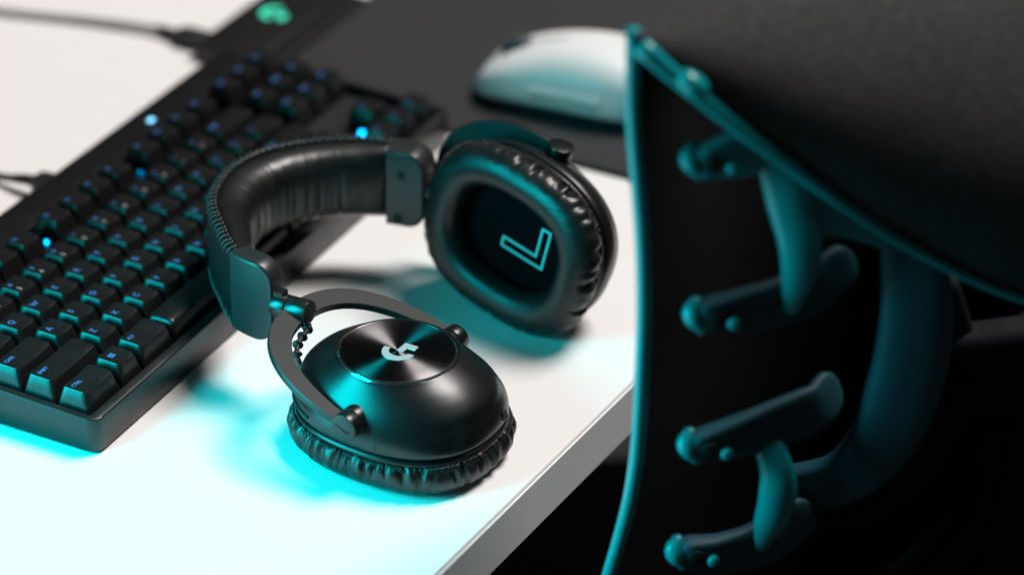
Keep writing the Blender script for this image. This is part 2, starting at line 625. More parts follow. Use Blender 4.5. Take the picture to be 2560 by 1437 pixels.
# ------------------------------------------------------------------ mouse mat with charging module
PX0, PX1, PY0, PY1 = 367.0, 690.0, -182.0, 131.0
mm = thing('mouse_mat', ((PX0 + PX1) / 2, (PY0 + PY1) / 2, 0), 'dark grey cloth mouse mat with a black charging module at its corner', 'mouse mat')
o2 = np.array(rrect(PX1 - PX0, PY1 - PY0, 9, 6)) + V((PX0 + PX1) / 2, (PY0 + PY1) / 2)
v, f = slab(o2, 0.2, 2.2, 0.2, 0.2)
obj('rubber_base', v, f, M_MATEDGE, mm, sharp=40)
v, f = slab(shrink(o2, 0.7), 2.21, 3.4, 0.5, 0.1)
obj('cloth_surface', v, f, M_PADCLOTH, mm, sharp=50)
mod = np.array(rrect(116, 44, 4, 5)) + V(PX0 + 11 + 58, PY1 + 31)
v, f = slab(mod, 0.3, 9.0, 1.2, 0.4)
module = obj('charging_module', v, f, M_MODULE, mm, sharp=40)
# neck between module and mat
v, f = slab([(PX0 + 14, PY1 - 4), (PX0 + 124, PY1 - 4), (PX0 + 124, PY1 + 10), (PX0 + 14, PY1 + 10)], 0.5, 7.5, 1.0, 0.2)
obj('module_lip', v, f, M_MODULE, mm, sharp=40)

LOGO1 = [(-1.74, 8.96), (-3.94, 8.72), (-6.21, 7.71), (-8.27, 5.99), (-9.65, 3.7), (-10.34, 1.04), (-9.66, -1.48), (-8.51, -3.83), (-6.56, -5.64), (-5.5, -6.33), (-3.63, -6.95), (-1.05, -7.09), (-1.27, -3.95), (-3.13, -3.79), (-4.58, -2.73), (-5.67, -1.12), (-6.15, 0.9), (-5.59, 3.33), (-4.35, 4.96), (-2.59, 5.85), (-1.21, 6.0)]
LOGO2 = [(-1.35, 2.27), (5.99, 2.35), (6.4, -4.61), (2.63, -4.94), (2.36, -1.04), (-1.44, -1.08), (-2.09, -0.11)]


def emblem(scale, cx, cy, z0, z1, rot=0.0):
    parts = []
    c, s = math.cos(rot), math.sin(rot)
    for L in (LOGO1, LOGO2):
        P = [((a + 1.2) * scale, (b - 2.06) * scale) for a, b in L]
        P = [(cx + a * c - b * s, cy + a * s + b * c) for a, b in P]
        parts.append(slab(P[::-1], z0, z1, 0.15 * scale, 0.0))
    return join(*parts)


# the same mark upright on the module, lit from below in green
v, f = emblem(1.10, PX0 + 11 + 64, PY1 + 31, 9.02, 9.25, math.radians(-90))
obj('lit_emblem', v, f, M_GREEN, mm, smooth=False)

mc = thing('mouse_mat_cable', (397, 180, 0), 'pale grey cable with black plug leading from the mouse mat module', 'cable')
yb = PY1 + 53.2
v, f = slab([(388, yb), (402, yb), (402, yb + 15), (399, yb + 20), (391, yb + 20), (388, yb + 15)], 0.8, 8.6, 1.2, 0.8)
obj('plug', v, f, M_BCABLE, mc, sharp=40)
v, f = tube([(395, yb + 19, 4.6), (395.5, yb + 28, 4.4), (396.5, yb + 36, 4.2)], [3.4, 3.0, 2.7], 12)
obj('strain_relief', v, f, M_BCABLE, mc)
p = smooth_path([(396, yb + 33, 4.2), (394, yb + 50, 4.0), (388, yb + 80, 3.2), (380, yb + 110, 2.7), (372, yb + 140, 2.7), (360, yb + 190, 2.7), (345, yb + 260, 2.7)], 60)
v, f = tube(p, 2.6, 10)
obj('cord', v, f, M_WCABLE, mc)

# ------------------------------------------------------------------ mouse
MZ = 3.5
mang = math.radians(9)
mo_x = V(math.cos(mang), math.sin(mang), 0)
mo_y = V(-math.sin(mang), math.cos(mang), 0)
MO = V(434, -46, MZ)
MMW = frame(MO, mo_x, mo_y, V(0, 0, 1))
ms = thing('computer_mouse', MO, 'white wireless mouse lying on the dark grey mat', 'mouse')


def mouse_ring(t, n=40):
    """cross-section at t in [-1, 1] from tail to nose"""
    y = 62.5 * t
    w_ = 31.5 * (1 - abs(t) ** 4.2) ** 0.5 * (0.93 + 0.07 * math.cos((t + 0.55) * 3.4)) if abs(t) < 1 else 0.0
    h = 41.0 * (1 - ((t + 0.18) / 1.22) ** 2) ** 0.62 * (1 - max(0, abs(t) - 0.9) * 2.8) if abs(t) < 1 else 0
    h = max(h, 9.0 * math.sqrt(max(0, 1 - t * t)) + 7.0 * (1 - t * t))
    pts = []
    zc = min(14.5, 0.5 * h)
    for a in np.linspace(0, 2 * math.pi, n, endpoint=False):
        c, s = math.cos(a), math.sin(a)
        if s >= 0:
            px = w_ * math.copysign(abs(c) ** 0.68, c)
            pz = zc + (h - zc) * s ** 0.80
        else:
            px = w_ * math.copysign(abs(c) ** 0.55, c) * (1 - 0.07 * abs(s) ** 1.5)
            pz = zc - (zc - 0.6) * abs(s) ** 0.75
        pts.append(V(px, y, max(pz, 0.6)))
    return pts


ts = np.concatenate([-np.cos(np.linspace(0.09, math.pi - 0.09, 44))])
v, f = loft([mouse_ring(t) for t in ts], True, True, True)
obj('shell', v, f, M_MOUSE, ms, MMW)


def mouse_top(x, y):
    r = np.array(mouse_ring(y / 62.5, 200))
    up = r[:100]
    i = np.argsort(np.abs(up[:, 0] - x))[:2]
    return float(up[i, 2].mean())


# seam between buttons, wheel, side buttons
pts = [V(0, y, mouse_top(0, y) + 0.02) for y in np.linspace(8, 57, 24)]
v, f = tube(pts, 0.45, 6)
obj('button_seam', v, f, M_WHEEL, ms, MMW)
v, f = cyl((-4.2, 36, mouse_top(0, 36) - 6.0), (4.2, 36, mouse_top(0, 36) - 6.0), 11.0, 36, 1.2)
obj('scroll_wheel', v, f, M_WHEEL, ms, MMW, sharp=40)
for y0, y1 in ((-20, 0), (2, 22)):
    pa = []
    for y in np.linspace(y0, y1, 8):
        r = np.array(mouse_ring(y / 62.5, 120))
        q = r[(r[:, 0] < 0)]
        k = np.argmin(np.abs(q[:, 2] - 17.0))
        pa.append(q[k] + V(-0.6, 0, 0))
    v, f = tube(pa, 1.0, 10, flat=(2.6, 1.2), roundends=True)
    obj('side_button', v, f, M_MOUSE, ms, MMW)
    pa2 = [q + V(-0.1, 0, -3.4) for q in pa]
    v, f = tube(pa2, 0.5, 6)
    obj('button_seam', v, f, M_WHEEL, ms, MMW)

# ------------------------------------------------------------------ headset
hs = thing('headset', (140, -70, 0), 'black over-ear headset with one earcup flat and one on edge, resting on desk and keyboard', 'headset')
BZ = 52.0
OUT = [(84.6, -56), (84.6, -46), (85.4, -34), (88.8, -23), (96, -13.2), (105, -4.4), (121, 10.5), (137, 19), (156, 23.4), (171, 22.8), (186, 18), (200, 8.2), (211, -3.5), (220.5, -19), (226, -34), (228.6, -48), (229.6, -62), (230, -76)]
path = smooth_path(OUT, 241)
tang = np.gradient(path, axis=0)
tang /= np.linalg.norm(tang, axis=1)[:, None]
inw = np.stack([tang[:, 1], -tang[:, 0]], 1)      # towards the inside of the arch
arc = np.linspace(0, 1, 241)
iA = int(np.argmin(np.abs(path[:120, 1] + 22.5)))          # near seam
iB = 120 + int(np.argmin(np.abs(path[120:, 1] + 35.0)))    # far seam


def sec(i, n, z):
    return V(path[i, 0] + inw[i, 0] * n, path[i, 1] + inw[i, 1] * n, BZ + z)


# outer leather cover (a 3.2 mm strip, slightly crowned)
rings = []
for i in range(iA, iB + 1):
    pr = [(3.4, -20.2), (1.0, -21.0), (0.25, -20.4), (-0.5, -17.5), (-1.1, -10), (-1.3, 0), (-1.1, 10), (-0.5, 17.5), (0.25, 20.4), (1.0, 21.0), (3.4, 20.2)]
    rings.append([sec(i, n + 0.25 * noise.noise(Vector((i * 0.13, z * 0.12, 3.0))), z) for n, z in pr])
v, f = loft(rings, True, True, True)
band = obj('headband_cover', v, f, M_LEATHER, hs, sharp=70)
# inner cushion with soft cross wrinkles
rings = []
wr = [(random.uniform(iA + 10, iB - 6), random.uniform(0.7, 1.5), random.uniform(0.3, 1.0)) for _ in range(44)]
for i in range(iA, iB + 1):
    s = (i - iA) / (iB - iA)
    e_ = math.sin(math.pi * min(1, max(0, s))) ** 0.45
    T = 9.0 + 14.0 * e_
    if s > 0.5:
        T = 13.5 + 9.5 * e_
    ring = []
    for a in np.linspace(-90, 90, 25):
        ca, sa = math.cos(math.radians(a)), math.sin(math.radians(a))
        n = 2.2 + (T - 2.2) * abs(ca) ** 0.62
        z = 20.6 * math.copysign(abs(sa) ** 0.8, sa)
        dep = sum(d * math.exp(-((i - c) / w_) ** 2) for c, w_, d in wr)
        n -= 1.25 * dep * max(0, ca) * (0.35 + 0.65 * max(0, -sa + 0.55)) * min(1, e_)
        n += 0.35 * noise.noise(Vector((i * 0.09, a * 0.03, 0.0)))
        ring.append(sec(i, n, z))
    ring += [sec(i, 1.6, 17.0), sec(i, 1.6, 0), sec(i, 1.6, -17.0)]
    rings.append(ring)
v, f = loft(rings, True, True, True)
obj('headband_cushion', v, f, M_PAD, hs)
# seam welt and stitches along both edges
for sg in (1, -1):
    welt = [sec(i, 2.0, sg * 20.9) for i in range(iA, iB + 1)]
    v, f = tube(welt, 0.75, 8)
    obj('seam_welt', v, f, M_LEATHER, hs)
    parts = []
    L = np.concatenate([[0], np.cumsum(np.linalg.norm(np.diff(path, axis=0), axis=1))])
    for s in np.arange(L[iA] + 1.5, L[iB] - 1.0, 4.0):
        i0 = int(np.searchsorted(L, s))
        i1 = min(iB, int(np.searchsorted(L, s + 2.2)))
        q = [sec(i0, 2.4, sg * 21.7), sec(i0, 0.6, sg * 21.8), sec((i0 + i1) // 2, -0.5, sg * 20.0), sec(i1, -0.75, sg * 17.6), sec(i1, -0.2, sg * 17.0)]
        parts.append(tube(smooth_path(q, 7), 0.52, 6))
        q = [sec(i0, 2.9, sg * 21.2), sec((i0 + i1) // 2, 3.3, sg * 21.55), sec(min(i1 + 1, iB), 3.6, sg * 21.0)]
        parts.append(tube(smooth_path(q, 4), 0.55, 6))
    v, f = join(*parts)
    st = obj('stitching', v, f, M_STITCH, hs)
    st['kind'] = 'stuff'


def end_cap(i_seam, end_pt, tdir, indir, thick, name):
    """plastic end block of the headband; profile in (along, z), thickness along indir"""
    Lc = float(np.linalg.norm(np.array(end_pt) - path[i_seam]))
    prof = []
    for a, z in [(0, -21.6), (0, 21.6)]:
        prof.append((a, z))
    R1 = 10.0
    for k in range(9):
        h = math.radians(90 - 90 * k / 8)
        prof.append((Lc - R1 + R1 * math.cos(h), 21.6 - R1 + R1 * math.sin(h)))
    for k in range(9):
        h = math.radians(-90 * k / 8)
        prof.append((Lc - R1 + R1 * math.cos(h), -21.6 + R1 + R1 * math.sin(h)))
    # add points along the straight top and bottom so the block can follow the arch
    P = []
    for k, q in enumerate(prof):
        P.append(q)
        nx = prof[(k + 1) % len(prof)]
        if np.hypot(nx[0] - q[0], nx[1] - q[1]) > 5:
            for t in (0.2, 0.4, 0.6, 0.8):
                P.append((q[0] + (nx[0] - q[0]) * t, q[1] + (nx[1] - q[1]) * t))
    c = np.mean(P, axis=0)
    sgn = 1 if i_seam > 120 else -1
    Ls = np.concatenate([[0], np.cumsum(np.linalg.norm(np.diff(path, axis=0), axis=1))])

    def at(a, n, z):
        s = Ls[i_seam] + sgn * a
        x = np.interp(s, Ls, path[:, 0])
        y = np.interp(s, Ls, path[:, 1])
        ix = np.interp(s, Ls, inw[:, 0])
        iy = np.interp(s, Ls, inw[:, 1])
        return V(x + ix * n, y + iy * n, BZ + z)
    rings = []
    bev = 1.6
    for ins, n in ((bev, -1.6), (bev * 0.5, -1.45), (bev * 0.13, -0.9), (0, 0.0), (0, thick - bev), (bev * 0.13, thick - bev * 0.5), (bev * 0.5, thick - bev * 0.13), (bev, thick)):
        rg = []
        for a, z in P:
            aa = a + (-ins if a > Lc * 0.55 else (0 if a < 0.01 else 0))
            zz = z - math.copysign(ins, z) if abs(z) > 8 else z
            rg.append(at(aa, n, zz))
        rings.append(rg)
    v, f = loft(rings, True, True, True)
    return obj(name, v, f, M_ENDCAP, hs, sharp=45)


capN = end_cap(iA, (84.8, -47.5), None, None, 10.0, 'headband_end_cap')
capF = end_cap(iB, (229.4, -58.5), None, None, 14.5, 'headband_end_cap')
# screws on the inner face of the far end cap
for a, z in ((-46.5, 8.5), (-45.0, -17.0)):
    x = float(np.interp(-a, -path[120:, 1], path[120:, 0]))
    v, f = cyl((x - 14.2, a, BZ + z), (x - 15.2, a, BZ + z), 2.6, 20, 0.4)
    obj('screw', v, f, M_DARK, capF, sharp=40)


# ---- earcup assembly, local frame: z from cushion face (0) outwards to the disc, y towards the headband, x along the pivots
CUSH_A, CUSH_B = 43.8, 51.3


def make_cup(mw, near):
    CA, CB, CPW = (CUSH_A, CUSH_B, 2.5) if near else (CUSH_A - 0.6, CUSH_B - 0.5, 2.72)
    NN = 220
    base = superell(1, 1, 2.0, NN)
    # shell
    prof = [(21.0, 42.4, 49.9, 2.35), (22.5, 43.3, 50.8, 2.35), (26, 43.2, 51.0, 2.32), (30, 42.0, 50.4, 2.3), (34, 40.2, 48.8, 2.25), (38, 37.8, 47.4, 2.2), (42, 35.0, 43.4, 2.12), (45.5, 32.5, 38.6, 2.05), (48.2, 30.6, 34.0, 2.0), (49.8, 29.5, 31.0, 2.0), (50.6, 29.3, 29.6, 2.0)]
    fine = smooth_path([p[:3] for p in prof], 400)

    def sp_(z):
        pw = np.interp(z, [p[0] for p in prof], [p[3] for p in prof])
        return np.interp(z, fine[:, 0], fine[:, 1]), np.interp(z, fine[:, 0], fine[:, 2]), pw
    rings = []
    for z in np.concatenate([np.linspace(21, 22.5, 4), np.linspace(23.5, 50.6, 34)]):
        a, b, pw = sp_(z)
        k = (z - 21) / 29.6
        cx, cy = -1.2 * k, 1.6 * k
        rings.append([V(q[0] + cx, q[1] + cy, z) for q in superell(a, b, pw, NN)])
    cx, cy = -1.2, 1.6
    rings.append([V(cx + 28.9 * math.cos(t), cy + 28.9 * math.sin(t), 49.6) for t in np.linspace(0, 2 * math.pi, NN, endpoint=False)])
    v, f = loft(rings, True, True, True)
    shell = obj('earcup', v, f, M_PLASTIC, hs, mw, sharp=60)
    shell_rings = np.array(rings)
    # base lip between shell and cushion
    rg = []
    for z, d in ((16.5, -1.6), (17.2, -0.2), (18.5, 0.3), (19.6, -0.2), (20.2, -1.6)):
        rg.append([V(q[0], q[1], z) for q in superell(43.0 + d, 50.4 + d, 2.4, NN)])
    v, f = loft(rg, True, True, True)
    obj('base_lip', v, f, M_PLASTIC, shell, mw)
    # disc, ring, emblem
    o = V(cx, cy, 0)
    ang = np.linspace(0, 2 * math.pi, 96, endpoint=False)
    dm = mw @ Matrix.Translation(Vector(V(cx, cy, 0) * S))
    rg = [[V(r * math.cos(t), r * math.sin(t), z) for t in ang] for r, z in ((27.15, 50.0), (27.15, 50.95), (26.9, 51.1), (20, 51.15), (12, 51.18), (5, 51.2), (0.3, 51.2))]
    v, f = loft(rg, True, True, True)
    obj('brushed_disc', v, f, M_DISC, shell, dm, sharp=50)
    rg = [[V(r * math.cos(t), r * math.sin(t), z) for t in ang] for r, z in ((27.2, 50.0), (27.2, 51.2), (27.4, 51.35), (28.5, 50.55), (28.8, 50.0))]
    v, f = loft(rg, True, False, False)
    obj('polished_rim', v, f, M_CHROME, shell, dm, sharp=30)
    v, f = emblem(1.0, 0, 0, 51.22, 51.55)
    obj('emblem', v, f, M_LOGO, shell, dm, smooth=False)
    # cushion: pleated ring
    rnd = random.Random(11 if near else 23)
    pl = []
    t = 0.0
    while t < 2 * math.pi:
        pl.append((t, rnd.uniform(0.013, 0.040), rnd.uniform(0.2, 1.0) ** 0.8, rnd.uniform(0.15, 1.0), rnd.uniform(-0.09, 0.09)))
        t += rnd.choice((rnd.uniform(0.05, 0.10), rnd.uniform(0.11, 0.21)))
    NC = 900
    th = np.linspace(0, 2 * math.pi, NC, endpoint=False)
    # section points: (outset from outer outline, z, pleat weight); goes from seam at top outside round to inner opening
    sec_ = [(-3.2, 17.6, 0.2), (-1.2, 17.3, 0.8), (-0.2, 16.2, 1.0), (0.8, 14.5, 1.0), (1.6, 12.2, 0.95), (1.9, 9.8, 0.8), (1.6, 7.2, 0.6), (0.6, 4.8, 0.4), (-1.3, 2.6, 0.2), (-4.0, 0.9, 0.06), (-7.0, 0.1, 0.0), (-10.0, 0.0, 0.0), (-12.4, 0.7, 0.0), (-14.6, 2.2, 0.05), (-16.0, 4.6, 0.1), (-16.8, 8.0, 0.1), (-16.9, 11.0, 0.0), (-16.4, 14.0, 0.0), (-14.6, 16.2, 0.0)]
    rg = []
    for (d, z, wgt) in sec_:
        if not near and d < -9:
            d = -9 + (d + 9) * 1.22
        P = superell(CA + d, CB + d, CPW if d > -10 else CPW - 0.15, NC)
        Pn = P / np.linalg.norm(P, axis=1)[:, None]
        dr = np.zeros(NC)
        for (c, wd, dep, reach, slant) in pl:
            cc = c + slant * (17 - z) / 17.0
            x = (th - cc + math.pi) % (2 * math.pi) - math.pi
            fade = 1.0 if z > 17 * (1 - reach) else max(0.0, 1 - (17 * (1 - reach) - z) / 5.0)
            ww = wd * (1 + (17 - z) * 0.03)
            dr -= 2.5 * dep * wgt * fade * np.exp(-(x / ww) ** 2)
            dr += 0.55 * dep * wgt * fade * np.exp(-((np.abs(x) - 2.0 * ww) / ww) ** 2)
        dr += np.array([0.35 * noise.noise(Vector((math.cos(a) * 3, math.sin(a) * 3, z * 0.1))) for a in th]) * (0.4 + wgt)
        q = P + Pn * dr[:, None]
        rg.append([V(q[k, 0], q[k, 1], z) for k in range(NC)])
    v, f = loft(rg, True, False, False)
    cu = obj('ear_cushion', v, f, M_LEATHER, shell, mw)
    # little gathered stitches at the upper seam of the cushion
    parts = []
    Po = superell(CA - 0.4, CB - 0.4, CPW, 240)
    for k in range(240):
        if rnd.random() < 0.8:
            q = Po[k]
            qn = Po[(k + 1) % 240]
            tn = unit(qn - q)
            nn = V(tn[1], -tn[0])
            a_ = V(*(q + nn * -0.6), 17.6)
            b_ = V(*(q + nn * 0.35 + tn * 0.5), 16.6)
            c_ = V(*(q + nn * 0.9 + tn * rnd.uniform(-0.3, 0.9)), 14.8 + rnd.uniform(-0.6, 0.6))
            parts.append(tube([a_, b_, c_], [0.42, 0.42, 0.2], 5))
    v, f = join(*parts)
    stc = obj('cushion_stitching', v, f, M_LEATHER, shell, mw)
    stc['kind'] = 'stuff'
    # inner baffle with printed letter
    P = superell(29.4, 36.9, 2.4, 80)
    v, f = loft([[V(q[0] * k, q[1] * k, z) for q in P] for k, z in ((1.0, 16.2), (0.85, 15.8), (0.4, 15.5), (0.05, 15.5))], True, False, True)
    obj('inner_fabric', v, f, M_MESH, shell, mw)
    if not near:
        # outlined letter L, its foot towards the camera-top: drawn as one closed stroke
        g = [(0, 0), (22.0, 0), (22.0, 6.0), (6.0, 6.0), (6.0, 26.4), (0, 26.4)]
        sw = 1.1
        gi = [(sw, sw), (22.0 - sw, sw), (22.0 - sw, 6.0 - sw), (6.0 - sw, 6.0 - sw), (6.0 - sw, 26.4 - sw), (sw, 26.4 - sw)]
        vs = []
        for a, b in g + gi:
            vs.append((a, b))
        fs = [(k, (k + 1) % 6, 6 + (k + 1) % 6, 6 + k) for k in range(6)]
        # letter frame on the fabric: letter-up = +y (towards headband), letter-right = -x
        V3 = [V(10.4 - a * 1.02, b * 1.04 - 19.0, 15.3) for a, b in vs]
        obj('printed_letter', V3, fs, M_LETTER, shell, mw, smooth=False)
    # pivots
    for sg in (-1, 1):
        x0 = 34.6
        pv = cyl((sg * x0, 0, 34.0), (sg * (x0 + 7.2), 0, 34.0), 6.7, 40, 0.4)
        pv2 = cyl((sg * (x0 + 7.4), 0, 34.0), (sg * (x0 + 13.6), 0, 34.0), 6.7, 40, 0.4)
        v, f = join(pv, pv2)
        piv = obj('pivot', v, f, M_PLASTIC, shell, mw, sharp=40)
        xe = sg * (x0 + 13.72)
        v, f = join(tube([V(xe, -2.4, 31.8), V(xe, 4.4, 34.6)], 0.3, 6), tube([V(xe, -2.4, 31.8), V(xe, -3.3, 33.2)], 0.3, 6))
        obj('pivot_slot', v, f, M_DARK, piv, mw)
    return shell, shell_rings


def on_shell(rings, a, z, out=0.0):
    """local point on the shell at polar angle a (deg) and height z"""
    zr = rings[:, 0, 2]
    k = int(np.argmin(np.abs(zr[:-1] - z)))
    n = rings.shape[1]
    P = rings[k]
    an = np.degrees(np.arctan2(P[:, 1], P[:, 0]))
    i = int(np.argmin(np.abs((an - a + 180) % 360 - 180)))
    t = unit(P[(i + 1) % n] - P[i - 1])
    s = unit(rings[min(k + 1, len(rings) - 2)][i] - rings[max(k - 1, 0)][i])
    nn = np.cross(t, s)
    if nn @ (P[i] - V(0, 0, 20)) < 0:
        nn = -nn
    return P[i] + nn * out, nn, t, s


NX_ = unit(V(0.995, -0.10, 0))
NY_ = unit(V(0.10, 0.995, 0))
NEAR = frame(V(80, -119.5, 0), NX_, NY_, V(0, 0, 1))
cupN, rN = make_cup(NEAR, True)
cupN['label'] = 'earcup lying flat with its emblem disc facing up'
# details on the near shell: port hole, vent slot, seam tick
p0, n0, t0, s0 = on_shell(rN, -76, 26.0)
v, f = cyl(p0 - n0 * 1.5, p0 + n0 * 0.12, 2.6, 20, 0.2)
obj('port_hole', v, f, M_DARK, cupN, NEAR, sharp=40)
v, f = tube([p0 + n0 * 0.1 + 2.75 * (t0 * math.cos(a) + s0 * math.sin(a)) for a in np.linspace(0, 2 * math.pi, 25)], 0.3, 6)
obj('port_rim', v, f, M_PLASTIC, cupN, NEAR)
sl = [on_shell(rN, a, 25.0, 0.05)[0] for a in np.linspace(118, 146, 16)]
v, f = tube(sl, 0.95, 8, roundends=True)
obj('vent_slot', v, f, M_DARK, cupN, NEAR)
sl = [on_shell(rN, -163, z, 0.02)[0] for z in np.linspace(21.5, 27, 6)]
v, f = tube(sl, 0.22, 6)
obj('shell_seam', v, f, M_DARK, cupN, NEAR)

FZ = unit(V(0.97, -0.20, -0.10))
FY_ = V(0.03, 0.985, 0.19)
FY_ = unit(FY_ - FZ * (FY_ @ FZ))
FX_ = np.cross(FY_, FZ)
FO = V(197.8, -111.5, 45.8)
FAR = frame(FO, FX_, FY_, FZ)
cupF, rF = make_cup(FAR, False)
cupF['label'] = 'earcup standing on edge with its open cushion facing the camera'


# ---- yokes: flat forks round each cup, local plane folded about the pivot axis
def make_yoke(mw, fold, reach=62.0, halfw=44.6):
    """fork in the local x-y plane of the cup at pivot height, rotated by fold degrees about the x axis"""
    c, s = math.cos(math.radians(fold)), math.sin(math.radians(fold))
    ts = np.linspace(-0.0, math.pi, 90)
    top, rings = [], []
    th = 3.6
    pts = []
    for t in ts:
        cx, sy = math.cos(t), math.sin(t)
        e = 2 / 2.35
        pts.append((halfw * math.copysign(abs(cx) ** e, cx), reach * abs(sy) ** e))
    P = np.array(pts)
    T = np.gradient(P, axis=0)
    T /= np.linalg.norm(T, axis=1)[:, None]
    Nn = np.stack([T[:, 1], -T[:, 0]], 1)
    for k in range(len(ts)):
        q = k / (len(ts) - 1)
        wd = 2.6 + 3.3 * math.sin(math.pi * q) ** 0.5
        wd = min(wd, 5.9)
        ring = []
        for a, b in ((-1, -0.5), (-0.93, -0.5 - 0.0), (0.93, -0.5), (1, -0.36), (1, 0.36), (0.93, 0.5), (-0.93, 0.5), (-1, 0.36)):
            xy = P[k] + Nn[k] * wd * a
            h = th * b
            ring.append(V(xy[0], xy[1] * c - h * s, 34.0 + xy[1] * s + h * c))
        rings.append(ring)
    v, f = loft(rings, True, True, True)
    return obj('yoke', v, f, M_YOKE, hs, mw, sharp=35)


yN = make_yoke(NEAR, 16.0)
yF = make_yoke(FAR, -3.0)


def hinge(a, b, r, tab_dir, name_parent):
    a, b = V(*a), V(*b)
    m = a + (b - a) * 0.42
    t = unit(b - a)
    v, f = join(cyl(a, m - t * 0.15, r, 40, 0.5), cyl(m + t * 0.15, b, r, 40, 0.5))
    h = obj('hinge', v, f, M_HINGE, hs, sharp=40)
    # open end: dark bore
    v, f = cyl(b - t * 0.4, b + t * 0.06, r * 0.82, 32, 0.1)
    obj('hinge_bore', v, f, M_DARK, h, sharp=40)
    d = V(*tab_dir)
    sd = np.cross(t, d)
    q = a + t * 2.0 + d * (r - 0.5)
    box = [q + x * t + y * sd + z * d for x in (-2.5, 4.0) for y in (-2.6, 2.6) for z in (-0.5, 2.6)]
    fs = [(0, 1, 3, 2), (4, 6, 7, 5), (0, 4, 5, 1), (2, 3, 7, 6), (0, 2, 6, 4), (1, 5, 7, 3)]
    obj('hinge_tab', box, fs, M_HINGE, h, smooth=False)
    return h


hinge((87.0, -46.5, 52.0), (86.0, -66.5, 53.0), 5.9, unit(V(0, 0, 1)), hs)
hinge((222, -57.0, 51.0), (229, -72.0, 51.5), 5.9, unit(V(0, 0, 1)), hs)
# corrugated signal lead running under the near fork from hinge to cup
lead = smooth_path([(89, -60, 43), (88.5, -64.5, 44), (82, -66, 43.6), (74, -67, 43), (66.5, -70.5, 41), (65.5, -74, 36), (68, -78, 31)], 90)
rad = [1.3 + 1.5 * max(0, math.sin(k * 0.45)) ** 1.5 for k in range(90)]
v, f = tube(lead, rad, 12)
obj('signal_lead', v, f, M_BCABLE, hs)
lead2 = smooth_path([(222, -62, 42), (232, -68, 38), (240, -74, 36), (243, -80, 38)], 50)
v, f = tube(lead2, [1.5 + 1.1 * max(0, math.sin(k * 0.62)) ** 2 for k in range(50)], 12)
obj('signal_lead', v, f, M_BCABLE, hs)

# ------------------------------------------------------------------ chair, seen from behind at the desk's edge
CP = V(38.978, -254.559, 168.811)
CU = V(0.50001, -0.86602, 0)
CN = V(-0.86602, -0.50001, 0)                  # the chair's rear
HALF = 190.0                                     # the backrest's middle line
ch = thing('desk_chair', CP + CU * HALF - V(0, 0, CP[2] + 740), 'black fabric office chair with teal trimmed skeletal backrest beside the desk', 'chair')


def cpt(u, v_, n=0.0):
    """chair space: u across the back, v up, n out of the back; deeper pieces sit a little lower and further in"""
    return CP + CU * (u - 0.075 * n) + V(0, 0, v_ + 0.60 * n) + CN * n


def cflat(u, v_, n=0.0):
    return CP + CU * u + V(0, 0, v_) + CN * n


edge_uv = [(-6.6, 97), (-6.2, 75), (-5.2, 56.6), (-2.1, 28.7), (1.0, 0), (3.0, -29.4), (3.7, -59.6), (3.9, -101), (2.1, -128.6), (-2.1, -154.6), (-7.5, -182), (-14, -230), (-16, -290)]
diag_uv = [(-4.1, 91.9), (12.9, 76.5), (38.8, 54.3), (65.1, 33.4), (100.9, 6.2), (137.2, -15.8), (166.3, -29.2), (HALF, -34.0)]
top_uv = [(-6.2, 96.5), (1.2, 100.5), (8.3, 104.2), (27.3, 110.5), (43.3, 114), (80, 118), (120, 120), (160, 121), (HALF, 121)]


def mirror(uvs):
    return [(2 * HALF - a, b) for a, b in uvs]


# front membrane: a dished sheet from edge to edge
E = smooth_path(edge_uv, 40)
rings = []
for (u0, v0) in E:
    ring = []
    u1 = 2 * HALF - u0
    dip = 0.62 * min(1.0, max(0.0, (v0 + 60) / 120))      # the top edge sags towards the middle, under the cover
    for k in np.linspace(0, 1, 33):
        n = -95 * (1 - abs(2 * k - 1) ** 2.6)
        ring.append(cflat(u0 + (u1 - u0) * k, v0 + dip * n, n - 1.0))
    for k in np.linspace(1, 0, 33):
        n = -95 * (1 - abs(2 * k - 1) ** 2.6)
        ring.append(cflat(u0 + (u1 - u0) * k, v0 + dip * n, n - 7.0))
    rings.append(ring)
v, f = loft(rings, True, True, True)
obj('back_membrane', v, f, M_CHMEM, ch, sharp=60)
for mir in (False, True):
    q = [(2 * HALF - a, b) for a, b in E] if mir else E
    v, f = tube([cflat(a, b, -1.5) for a, b in q], 3.2, 12)
    obj('edge_piping', v, f, M_CHTRIM_LIT, ch)

# upper back cover: convex fabric shell from top edge down to the V-shaped hem
nu, nv = 80, 36
Ld = smooth_path(diag_uv + mirror(diag_uv)[::-1][1:], nu)
Lt = smooth_path(top_uv + mirror(top_uv)[::-1][1:], nu)
rings = []
for i in range(nu):
    a, b = Lt[i], Ld[i]
    side = math.sin(math.pi * i / (nu - 1))
    row = []
    for k in np.linspace(0, 1, nv):
        u = a[0] + (b[0] - a[0]) * k
        z = a[1] + (b[1] - a[1]) * k
        n = -50 * side ** 0.6 * (1 - k) ** 1.7 + 10 * side ** 0.8 * math.sin(math.pi * k) ** 0.8 + 2.0 - 0.055 * (HALF - abs(u - HALF))
        n += 1.0 * noise.noise(Vector((u * 0.02, z * 0.02, 5.0)))
        row.append((u, z, n))
    rings.append([cpt(*q) for q in row] + [cpt(q[0], q[1] - 3, q[2] - 6) for q in row[::-1]])
v, f = loft(rings, True, True, True)
obj('upper_back_cover', v, f, M_CHFAB, ch, sharp=70)
